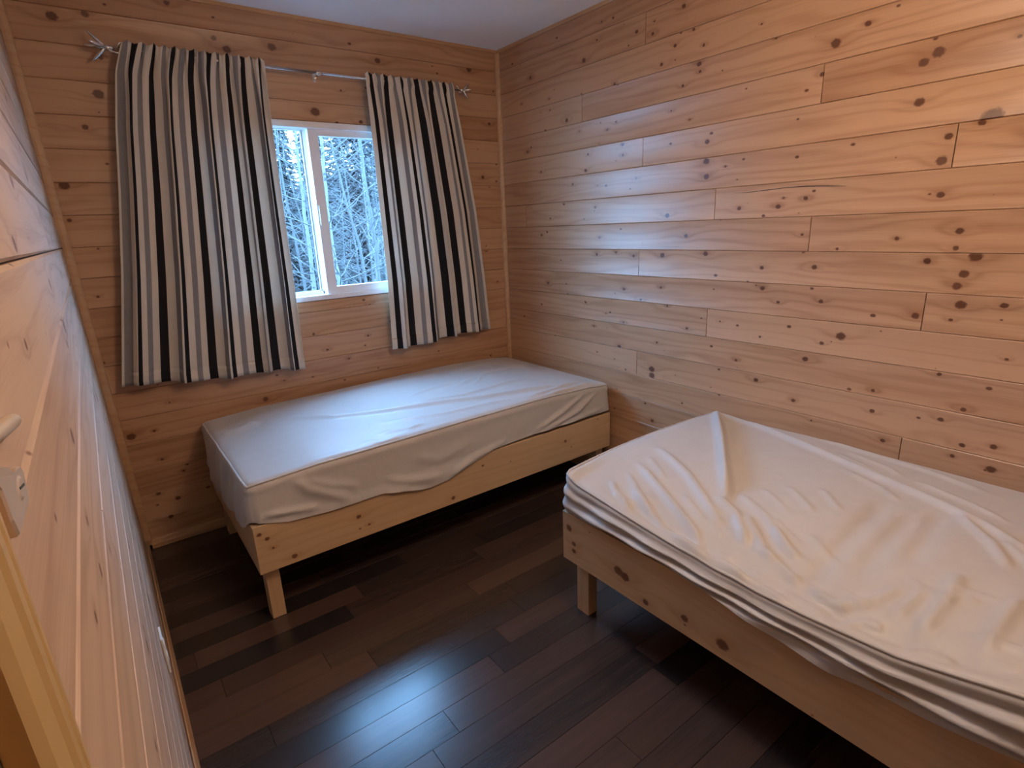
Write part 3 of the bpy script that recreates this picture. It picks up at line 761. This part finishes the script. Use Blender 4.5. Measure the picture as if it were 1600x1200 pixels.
hx_, hz_ = [-1.96,-1.93,-1.807,-1.635,-1.415,-1.206,-1.10,-0.982,-0.852,-0.532,-0.051], [.444,.444,.412,.398,.399,.352,.362,.400,.434,.446,.446]
BED1_TOP = [
   ([[-1.606,-0.353],[-1.424,-0.526],[-1.221,-0.618],[-0.921,-0.716],[-0.765,-0.781],[-0.449,-0.857],[-0.187,-0.913]], 0.011, 0.020),
   ([[-1.073,-0.597],[-0.805,-0.681],[-0.367,-0.656]], 0.007, 0.013),
   ([[-1.023,-0.497],[-0.893,-0.466],[-0.727,-0.458]], 0.006, 0.012),
   ([[-0.657,-0.564],[-0.553,-0.466]], 0.005, 0.010),
   ([[-1.446,-0.90],[-1.387,-0.955],[-1.299,-0.945]], 0.0022, 0.012),
   ([[-1.90,-0.326],[-1.822,-0.34],[-1.729,-0.297]], 0.010, 0.030),
   ([[-1.354,-0.87],[-1.243,-0.90],[-1.153,-0.89]], 0.005, 0.012),
   ([[-1.50,-0.93],[-1.386,-0.92]], 0.0018, 0.010),
   ([[-1.346,-0.94],[-1.216,-0.92]], 0.0018, 0.009),
   ([[-1.706,-0.93],[-1.515,-0.945]], 0.002, 0.011),
   ([[-0.464,-0.955],[-0.267,-0.94],[-0.12,-0.93]], 0.007, 0.010),
   ([[-0.59,-0.93],[-0.295,-0.90],[-0.12,-0.91]], 0.007, 0.011),
   ([[-0.668,-0.289],[-0.334,-0.198]], 0.006, 0.02),
   ([[-1.284,-0.757],[-1.013,-0.85],[-0.666,-0.89]], 0.005, 0.013),
   ([[-0.75,-0.52],[-0.42,-0.40],[-0.18,-0.37]], 0.006, 0.016)]
BED1_FRONT = [
   ([[-1.766,0.58],[-1.715,0.515],[-1.553,0.418]], 0.014, 0.020), ([[-1.881,0.461],[-1.802,0.45],[-1.682,0.429]], 0.012, 0.012),
   ([[-1.395,0.452],[-1.264,0.409],[-1.137,0.384]], 0.010, 0.014), ([[-0.574,0.462],[-0.399,0.513],[-0.233,0.585]], 0.012, 0.012),
   ([[-0.575,0.435],[-0.29,0.494],[-0.142,0.572]], 0.012, 0.011), ([[-0.575,0.421],[-0.309,0.451],[-0.107,0.469]], 0.009, 0.010),
   ([[-1.416,0.391],[-1.328,0.385],[-1.221,0.355]], 0.008, 0.010), ([[-1.105,0.374],[-0.962,0.426],[-0.775,0.455]], 0.012, 0.012),
   ([[-1.714,0.555],[-1.621,0.503],[-1.52,0.464]], 0.008, 0.014), ([[-1.253,0.512],[-1.131,0.461],[-0.956,0.505]], 0.006, 0.02)]
def b1_top(x, y):
    P = np.stack([x, y], 1)
    f = np.interp(x, [-1.93,-1.66,-1.33,-0.95,-0.51,-0.2,-0.04], [0.0,.024,.030,.040,.046,.030,.004])
    b = np.interp(y, [-0.985,-0.9,-0.6,-0.2,-0.02], [0.55,0.75,0.95,1.05,0.75])
    return f*b + 1.45*seg_field(P, BED1_TOP)
def b1_side(W, N):
    s = np.zeros(len(W)); m = N[:,1] < -0.3
    s[m] = seg_field(W[m][:, [0,2]], BED1_FRONT) - 0.003
    m = N[:,0] < -0.3
    yy = W[m][:,1]; s[m] += 0.006*np.sin(yy*21) + 0.004*np.sin(yy*47+W[m][:,2]*30)
    m = N[:,1] < -0.3
    s[m] += np.clip((0.435-W[m][:,2])/0.03, 0, 1)*0.008
    return s
def b1_hem(x, y):
    front = np.interp(x, hx_, hz_)
    left = np.interp(y, [-0.985,-0.90,-0.76,-0.30,-0.18,-0.02], [.444,.40,.37,.33,.35,.40])
    k = np.clip((-0.93 - y)/0.05, 0, 1); l = np.clip((-1.88 - x)/0.05, 0, 1)
    z = np.where(k > 0, front, 0.42)
    return np.where((l > 0) & (k < 1), left*(1-k)+front*k, z)
mattress('mattress', 'mattress in white protector on the bed under the window', -0.987, -0.503, 0.949, 0.476, 0.42, 0.592, 0.034, b1_hem, b1_top, b1_side, 0.010, 0.430, hem_out=0.010)

BED2_TOP = [
   ([[-0.06,-1.655],[-0.25,-1.795],[-0.406,-1.912],[-0.56,-2.02],[-0.727,-2.138]], 0.026, 0.016), ([[-0.754,-2.114],[-0.779,-2.204],[-0.863,-2.296]], 0.013, 0.014),
   ([[-0.621,-1.775],[-0.712,-1.98],[-0.843,-2.202]], 0.011, 0.014), ([[-0.756,-1.796],[-0.848,-2.018],[-0.904,-2.148],[-0.95,-2.211]], 0.011, 0.012),
   ([[-0.888,-1.787],[-0.927,-1.854],[-0.95,-1.929]], 0.007, 0.010), ([[-0.865,-1.856],[-0.915,-1.974],[-0.945,-2.083],[-0.97,-2.244]], 0.010, 0.011),
   ([[-0.945,-2.10],[-0.955,-2.249],[-0.965,-2.361]], 0.011, 0.012), ([[-0.769,-2.23],[-0.836,-2.32],[-0.886,-2.385]], 0.010, 0.013),
   ([[-0.05,-1.66],[-0.105,-1.929],[-0.216,-2.211],[-0.349,-2.609],[-0.401,-2.72],[-0.477,-2.816],[-0.6,-3.0]], 0.013, 0.014),
   ([[-0.913,-2.487],[-0.662,-2.502],[-0.439,-2.494]], -0.007, 0.028), ([[-0.82,-2.567],[-0.603,-2.575],[-0.458,-2.564]], -0.0075, 0.028),
   ([[-0.726,-2.647],[-0.54,-2.63],[-0.398,-2.616]], -0.0075, 0.028), ([[-0.378,-2.648],[-0.501,-2.758],[-0.589,-2.81]], 0.010, 0.013),
   ([[-0.93,-2.336],[-0.94,-2.479],[-0.945,-2.572]], 0.010, 0.014), ([[-0.95,-2.600],[-0.925,-2.633],[-0.92,-2.674]], 0.009, 0.010),
   ([[-0.95,-2.731],[-0.935,-2.77],[-0.94,-2.814]], 0.009, 0.010), ([[-0.776,-2.325],[-0.836,-2.429]], 0.008, 0.012),
   ([[-0.93,-2.224],[-0.955,-2.358],[-0.965,-2.482]], 0.009, 0.012), ([[-0.911,-2.735],[-0.8,-2.743],[-0.688,-2.742]], 0.009, 0.016),
   ([[-0.06,-2.10],[-0.09,-2.461],[-0.156,-2.69]], 0.007, 0.012), ([[-0.902,-2.845],[-0.778,-2.847],[-0.694,-2.861]], 0.010, 0.016),
   ([[-0.30,-2.30],[-0.36,-2.45],[-0.42,-2.52]], 0.004, 0.012), ([[-0.55,-2.25],[-0.66,-2.38]], 0.005, 0.010), ([[-0.50,-2.33],[-0.60,-2.43]], 0.004, 0.010),
   ([[-0.925,-1.85],[-0.935,-2.10],[-0.94,-2.40],[-0.935,-2.70],[-0.93,-3.0]], -0.013, 0.026),
   ([[-0.82,-1.80],[-0.885,-1.93],[-0.93,-2.02]], 0.006, 0.008), ([[-0.70,-1.80],[-0.77,-1.93]], 0.005, 0.009), ([[-0.80,-2.03],[-0.86,-2.16]], 0.006, 0.008),
   ([[-0.69,-2.16],[-0.75,-2.29],[-0.83,-2.40]], 0.007, 0.011), ([[-0.86,-2.36],[-0.90,-2.47]], 0.007, 0.009), ([[-0.62,-2.20],[-0.70,-2.33]], 0.004, 0.009),
   ([[-0.92,-2.56],[-0.87,-2.62],[-0.80,-2.66]], 0.007, 0.012), ([[-0.88,-2.68],[-0.78,-2.70]], 0.006, 0.010), ([[-0.45,-2.75],[-0.58,-2.88],[-0.70,-2.98]], 0.010, 0.016),
   ([[-0.12,-2.25],[-0.17,-2.40],[-0.22,-2.46]], 0.004, 0.008), ([[-0.17,-2.22],[-0.22,-2.36]], 0.004, 0.007), ([[-0.22,-2.50],[-0.28,-2.66],[-0.33,-2.75]], 0.006, 0.009)]
_r = random.Random(8)
for _ in range(26):
    px, py, an, ln = _r.uniform(-0.955, -0.74), _r.uniform(-3.0, -1.80), _r.uniform(-2.2, -1.1), _r.uniform(0.05, 0.13)
    BED2_TOP.append(([[px, py], [px+math.cos(an)*ln, py+math.sin(an)*ln]], _r.uniform(0.003, 0.006), _r.uniform(0.006, 0.010)))
SAGY, SAG = [-3.55,-2.93,-2.83,-2.72,-2.59,-2.43,-2.24,-2.0,-1.70,-1.63], [0.01,.020,.045,.070,.080,.090,.085,.066,.034,.0]
def b2_top(x, y):
    P = np.stack([x, y], 1)
    f = 0.030*np.clip(np.sin((x+0.985)/0.96*math.pi), 0, 1)**0.5*np.interp(y, [-3.5,-2.6,-1.9,-1.7,-1.63], [0.8,0.7,0.9,0.95,0.7])
    sag = np.interp(-y, [-q for q in SAGY][::-1], SAG[::-1])
    k = np.clip((-0.62 - x)/0.36, 0, 1); k = k*k*(3-2*k)
    # the pleat drops from its ridge towards the viewer
    a = np.array([-0.05, -1.65]); d = np.array([-0.811, -0.585]); nrm = np.array([0.585, -0.811])
    s = (P - a)@nrm; t = (P - a)@d
    drop = -0.016*np.clip(s/0.03, 0, 1)*np.clip(1 - s/0.35, 0, 1)*np.clip(t*8, 0, 1)*np.clip((0.95-t)*6, 0, 1)
    return f - sag*k + drop + 1.3*seg_field(P, BED2_TOP)
def b2_side(W, N):
    s = np.zeros(len(W)); m = N[:,0] < -0.3
    y, z = W[m][:,1], W[m][:,2]
    sag = np.interp(-y, [-q for q in SAGY][::-1], SAG[::-1])
    topz = 0.575 - sag; bot = 0.425
    q = np.clip((topz - z)/np.maximum(topz-bot, 0.02), 0, 1)
    w = 0.25*np.sin(y*5)
    s[m] = 0.011*np.cos((q*2.6+w*0.4+0.15)*2*math.pi)*(0.35+0.65*np.clip((-1.63-y)/0.3, 0, 1)) + 0.003*np.sin(y*30+z*40)
    return s
def b2_hem(x, y):
    l = np.interp(-y, [1.63,1.87,2.01,2.25,2.44,2.6,2.74,2.85,2.95,3.5], [.434,.435,.434,.428,.406,.392,.408,.418,.43,.43])
    return np.where(x < -0.9, l, 0.432)
mattress('mattress', 'mattress in wrinkled white protector on the nearest bed', -0.506, -2.588, 0.479, 0.954, 0.432, 0.592, 0.034, b2_hem, b2_top, b2_side, 0.008, 0.430, hem_out=0.010, core_h=0.03)

# ---------------------------------------------------------------- small things on the left wall
def wl(mb, name, m, root):
    o = mb.build(name, M[m], root); return o
oz = 0.330
out = thing('outlet_cover', 'white outlet cover low on the left wall', 'outlet', (lx(oz)+0.0006, -1.352, oz)); out.rotation_euler = (0, TILT, 0)
mb = MB(); mb.box((0, -0.035, -0.0575), (0.006, 0.035, 0.0575), 0.002); wl(mb, 'plate', 'outlet', out)
for s in (-1, 1):
    mb = MB(); mb.prism([(0.016*math.cos(a), s*0.02+min(0.0135, max(-0.0135, 0.017*math.sin(a)))) for a in [k*math.pi/10 for k in range(20)]], 0.006, 0.008, axis=0)
    wl(mb, 'socket', 'outlet', out)
mb = MB(); mb.tube([(0.0055, 0, 0), (0.0072, 0, 0)], 0.003, 12); wl(mb, 'screw', 'metal', out)

lz = 1.32
lat = thing('door_latch', 'nickel latch with scalloped plate beside the door casing', 'latch', (lx(lz)+0.0005, -2.612, lz)); lat.rotation_euler = (0, TILT, 0)
poly = [(-0.0786, 0.0349), (-0.0617, 0.0332), (-0.0475, 0.0298), (-0.0345, 0.0253), (-0.0277, 0.0206), (-0.0223, 0.0176), (-0.0122, 0.017), (0.0017, 0.0135), (0.0072, 0.0073),
        (0.0035, 0.0025), (-0.0052, -0.0073), (-0.0393, -0.0057), (-0.0648, -0.0045), (-0.069, 0.006), (-0.0705, 0.0243)]
mb = MB(); mb.prism(poly, 0.0, 0.0034, axis=0); mb.prism(poly, 0.0034, 0.0046, axis=0, scale_hi=0.95); wl(mb, 'mounting_plate', 'metal', lat)
mb = MB(); mb.prism([(-0.022+0.013*math.cos(q), 0.0075+0.0065*math.sin(q)) for q in [k*math.pi/10 for k in range(20)]], 0.0046, 0.0054, axis=0, scale_hi=0.75); wl(mb, 'boss', 'metal', lat)
mb = MB(); mb.prism([(-0.030, 0.0090), (-0.014, 0.0058), (-0.014, 0.0072), (-0.030, 0.0104)], 0.0054, 0.0058, axis=0); wl(mb, 'slot', 'screw', lat)
mb = MB(); mb.tube([(0.0045, -0.090, 0.0535), (0.0050, -0.045, 0.0470), (0.0066, 0.002, 0.0415), (0.0068, 0.010, 0.0403), (0.0068, 0.0125, 0.0400)], [0.0048, 0.0048, 0.0048, 0.0042, 0.0022], 12)
mb.tube([(0.0, -0.076, 0.030), (0.0045, -0.080, 0.052)], 0.004, 10); wl(mb, 'lever', 'metal', lat)

# ---------------------------------------------------------------- outdoors
mb = MB()
n = 40
gv = []; 
for i in range(n+1):
    for j in range(n+1):
        X = lerp(-14, 22, i/n); Yq = lerp(0.12, 34, j/n)
        gv.append((X, Yq, -0.75 + 0.035*(Yq) + 0.25*math.sin(X*0.5)*math.sin(Yq*0.3)))
mb.add(gv, [(i*(n+1)+j, (i+1)*(n+1)+j, (i+1)*(n+1)+j+1, i*(n+1)+j+1) for i in range(n) for j in range(n)], True)
structure(mb.build('ground', M['ground']), 'pale dry grass ground outside the window', 'ground')
mb = MB(); hv = []
for i in range(61):
    for j in range(4):
        X = lerp(-20, 45, i/60); top = 4.6 + 0.9*math.sin(i*0.9) + 0.7*math.sin(i*2.3+1)
        hv.append((X, 30.5 + 1.5*j, (-0.4, top*0.5, top*0.85, top)[j]))
mb.add(hv, [(i*4+j, (i+1)*4+j, (i+1)*4+j+1, i*4+j+1) for i in range(60) for j in range(3)], True)
structure(mb.build('hillside', M['hill']), 'dark wooded hillside far behind the trees', 'hill')
def gz(X, Yq): return -0.75 + 0.035*Yq + 0.25*math.sin(X*0.5)*math.sin(Yq*0.3)

def birch(label, trunk, r0, height, nb, rg, bark='birch', group=None, name='birch_tree', lean=0.0, br0=0.25):
    """trunk: list of points low to high that the trunk passes through"""
    pts = [Vector(p) for p in trunk]
    base = Vector((pts[0].x - (pts[1].x-pts[0].x)*0.3, pts[0].y, gz(pts[0].x, pts[0].y)-0.05))
    top = pts[-1] + Vector((rg.uniform(-0.2, 0.2)+lean, rg.uniform(-0.2, 0.2), height - pts[-1].z))
    P = [base] + pts + [pts[-1].lerp(top, 0.35) + Vector((rg.uniform(-.08, .08), rg.uniform(-.08, .08), 0)), pts[-1].lerp(top, 0.7) + Vector((rg.uniform(-.1, .1), 0, 0)), top]
    zs = [p.z for p in P]
    root = thing(name, label, 'tree', base, group)
    def at(z):
        return Vector((interp(zs, [p.x for p in P], z), interp(zs, [p.y for p in P], z), z))
    def rad(z): return max(0.006, r0*(1 - 0.93*(z-base.z)/(height-base.z)))
    mb = MB(); Z = [lerp(base.z, top.z, k/22) for k in range(23)]
    mb.tube([at(z) + Vector((rg.uniform(-.01, .01), 0, 0)) - base for z in Z], [rad(z) for z in Z], 8)
    mb.build('trunk', M[bark], root)
    mb = MB()
    for _ in range(nb):
        z = lerp(base.z, top.z, rg.uniform(br0, 0.97)); s = at(z); L = (0.35 + 0.65*(1-(z-base.z)/(top.z-base.z)))*rg.uniform(0.6, 1.7)
        a = rg.uniform(0, 6.283); up = rg.uniform(0.25, 0.9)
        d = Vector((math.cos(a), math.sin(a)*0.8, up)).normalized(); b = []
        rr = min(rad(z)*0.5, 0.010)
        for q in range(6):
            t = q/5; b.append(s + d*L*t + Vector((rg.uniform(-.03, .03), rg.uniform(-.03, .03), 0.12*L*t*t))*(1 if q else 0) - base)
        mb.tube(b, [lerp(rr, 0.0025, q/5) for q in range(6)], 4, caps=False)
        for _t in range(5):
            q = rg.uniform(0.25, 1.0); i0 = min(4, int(q*5)); s2 = b[i0].lerp(b[i0+1], q*5-i0)
            a2 = a + rg.uniform(-1.3, 1.3); d2 = Vector((math.cos(a2), math.sin(a2), rg.uniform(-0.2, 1.0))).normalized(); l2 = L*rg.uniform(0.2, 0.5)
            tw = [s2, s2 + d2*l2*0.5 + Vector((rg.uniform(-.03, .03), 0, rg.uniform(-.02, .03))), s2 + d2*l2]
            mb.tube(tw, [min(rr*0.5, 0.004), 0.003, 0.002], 3, caps=False)
    mb.build('branches', M['twig'], root, fix=False)['kind'] = 'stuff'
    return root
rg = random.Random(21)
birch('bare birch with forked branches seen through the right pane', [(1.705, 6.0, 0.575), (1.704, 6.0, 1.367), (1.654, 6.0, 2.172), (1.623, 6.0, 2.983)], 0.050, 4.7, 30, rg, 'twig')
birch('slim leaning birch in the middle of the right pane', [(1.261, 5.5, 0.645), (1.233, 5.5, 1.287), (1.119, 5.5, 1.764), (1.026, 5.5, 2.354)], 0.034, 4.2, 26, rg, 'twig', lean=-0.4)
birch('white birch with dark bark scars beside the window mullion', [(0.492, 4.5, 0.732), (0.433, 4.5, 1.162), (0.441, 4.5, 1.734), (0.477, 4.5, 2.739)], 0.046, 4.6, 22, rg, 'birch')
birch('birch with dark bark marks seen through the left pane', [(0.29, 5.0, 0.676), (0.295, 5.0, 1.162), (0.292, 5.0, 1.759), (0.327, 5.0, 2.765)], 0.040, 4.5, 22, rg, 'birch')
birch('thin pale sapling seen low in the left pane', [(0.932, 7.0, 0.758), (0.876, 7.0, 1.306), (0.844, 7.0, 1.834)], 0.025, 3.8, 22, rg, 'twig')
for k in range(14):
    Yq = rg.uniform(7.2, 12); c = lerp(0.22, 0.50, k/11) if k < 12 else (0.02, 0.12)[k-12] + rg.uniform(-0.01, 0.01); X = -2.23 + c*(Yq+3.04)
    b0 = gz(X, Yq); j = rg.uniform(-0.12, 0.12)
    birch('bare pale tree in the thicket behind the birches', [(X, Yq, b0+1.2), (X+j, Yq, b0+2.2), (X+1.6*j, Yq, b0+3.2)], rg.uniform(0.02, 0.045), rg.uniform(4.2, 5.6), 24, rg, 'twig', 'thicket of bare trees', 'bare_tree', br0=0.08)

def spruce_meshes(h, rg):
    tr = MB(); tr.tube([(0, 0, -0.1), (0, 0, h*0.5), (0, 0, h)], [0.11, 0.07, 0.01], 7)
    fo = MB()
    z = 0.25
    while z < h:
        R = (h - z)*0.125 + 0.12; nb = 9
        for k in range(nb):
            a = 6.283*k/nb + rg.uniform(-.3, .3); L = R*rg.uniform(0.7, 1.15); dz = -0.22*L
            for q in range(13):
                t0 = rg.uniform(0.1, 0.98); side = rg.uniform(-0.5, 0.5)
                px, py, pz = math.cos(a)*L*t0, math.sin(a)*L*t0, z + dz*t0
                ln = 0.10 + 0.22*rg.random(); a2 = a + side*1.6
                tip = (px + math.cos(a2)*ln, py + math.sin(a2)*ln, pz - rg.uniform(0, 0.14))
                w = 0.022 + 0.03*rg.random()
                n_ = (-math.sin(a2)*w, math.cos(a2)*w)
                fo.add([(px+n_[0], py+n_[1], pz), (px-n_[0], py-n_[1], pz), tip, (px, py, pz+0.035)], [(0, 1, 2), (0, 2, 3), (1, 3, 2), (0, 3, 1)])
        z += 0.13 + 0.05*rg.random()
    return tr, fo
kinds = []
for k in range(3):
    h = (6.0, 7.5, 9.0)[k]
    tr, fo = spruce_meshes(h, rg)
    a = tr.build('trunk', M['twig']); b = fo.build('foliage', M['needle'], fix=False); kinds.append((a.data, b.data))
    bpy.data.objects.remove(a); bpy.data.objects.remove(b)
spots = [(-2.23 + c*(Yq+3.04), Yq) for Yq, cs in ((13.6, (-0.07, 0.065, 0.20, 0.345, 0.49)), (16.2, (0.01, 0.14, 0.275, 0.415, 0.555)), (18.9, (-0.04, 0.095, 0.23, 0.335, 0.45)), (21.6, (0.29, 0.385, 0.50)), (24.5, (0.25, 0.34, 0.43, 0.53))) for c in cs]
for k, (X, Yq) in enumerate(spots):
    r_ = thing('spruce_tree', 'dark spruce in the forest far behind the bare trees', 'tree', (X, Yq, gz(X, Yq)), 'forest spruces')
    r_.rotation_euler = (0, 0, rg.uniform(0, 6.28)); s = rg.uniform(0.9, 1.1); r_.scale = (s, s, s)
    t_, f_ = kinds[k % 3]
    link('trunk', t_, r_); link('foliage', f_, r_)['kind'] = 'stuff'
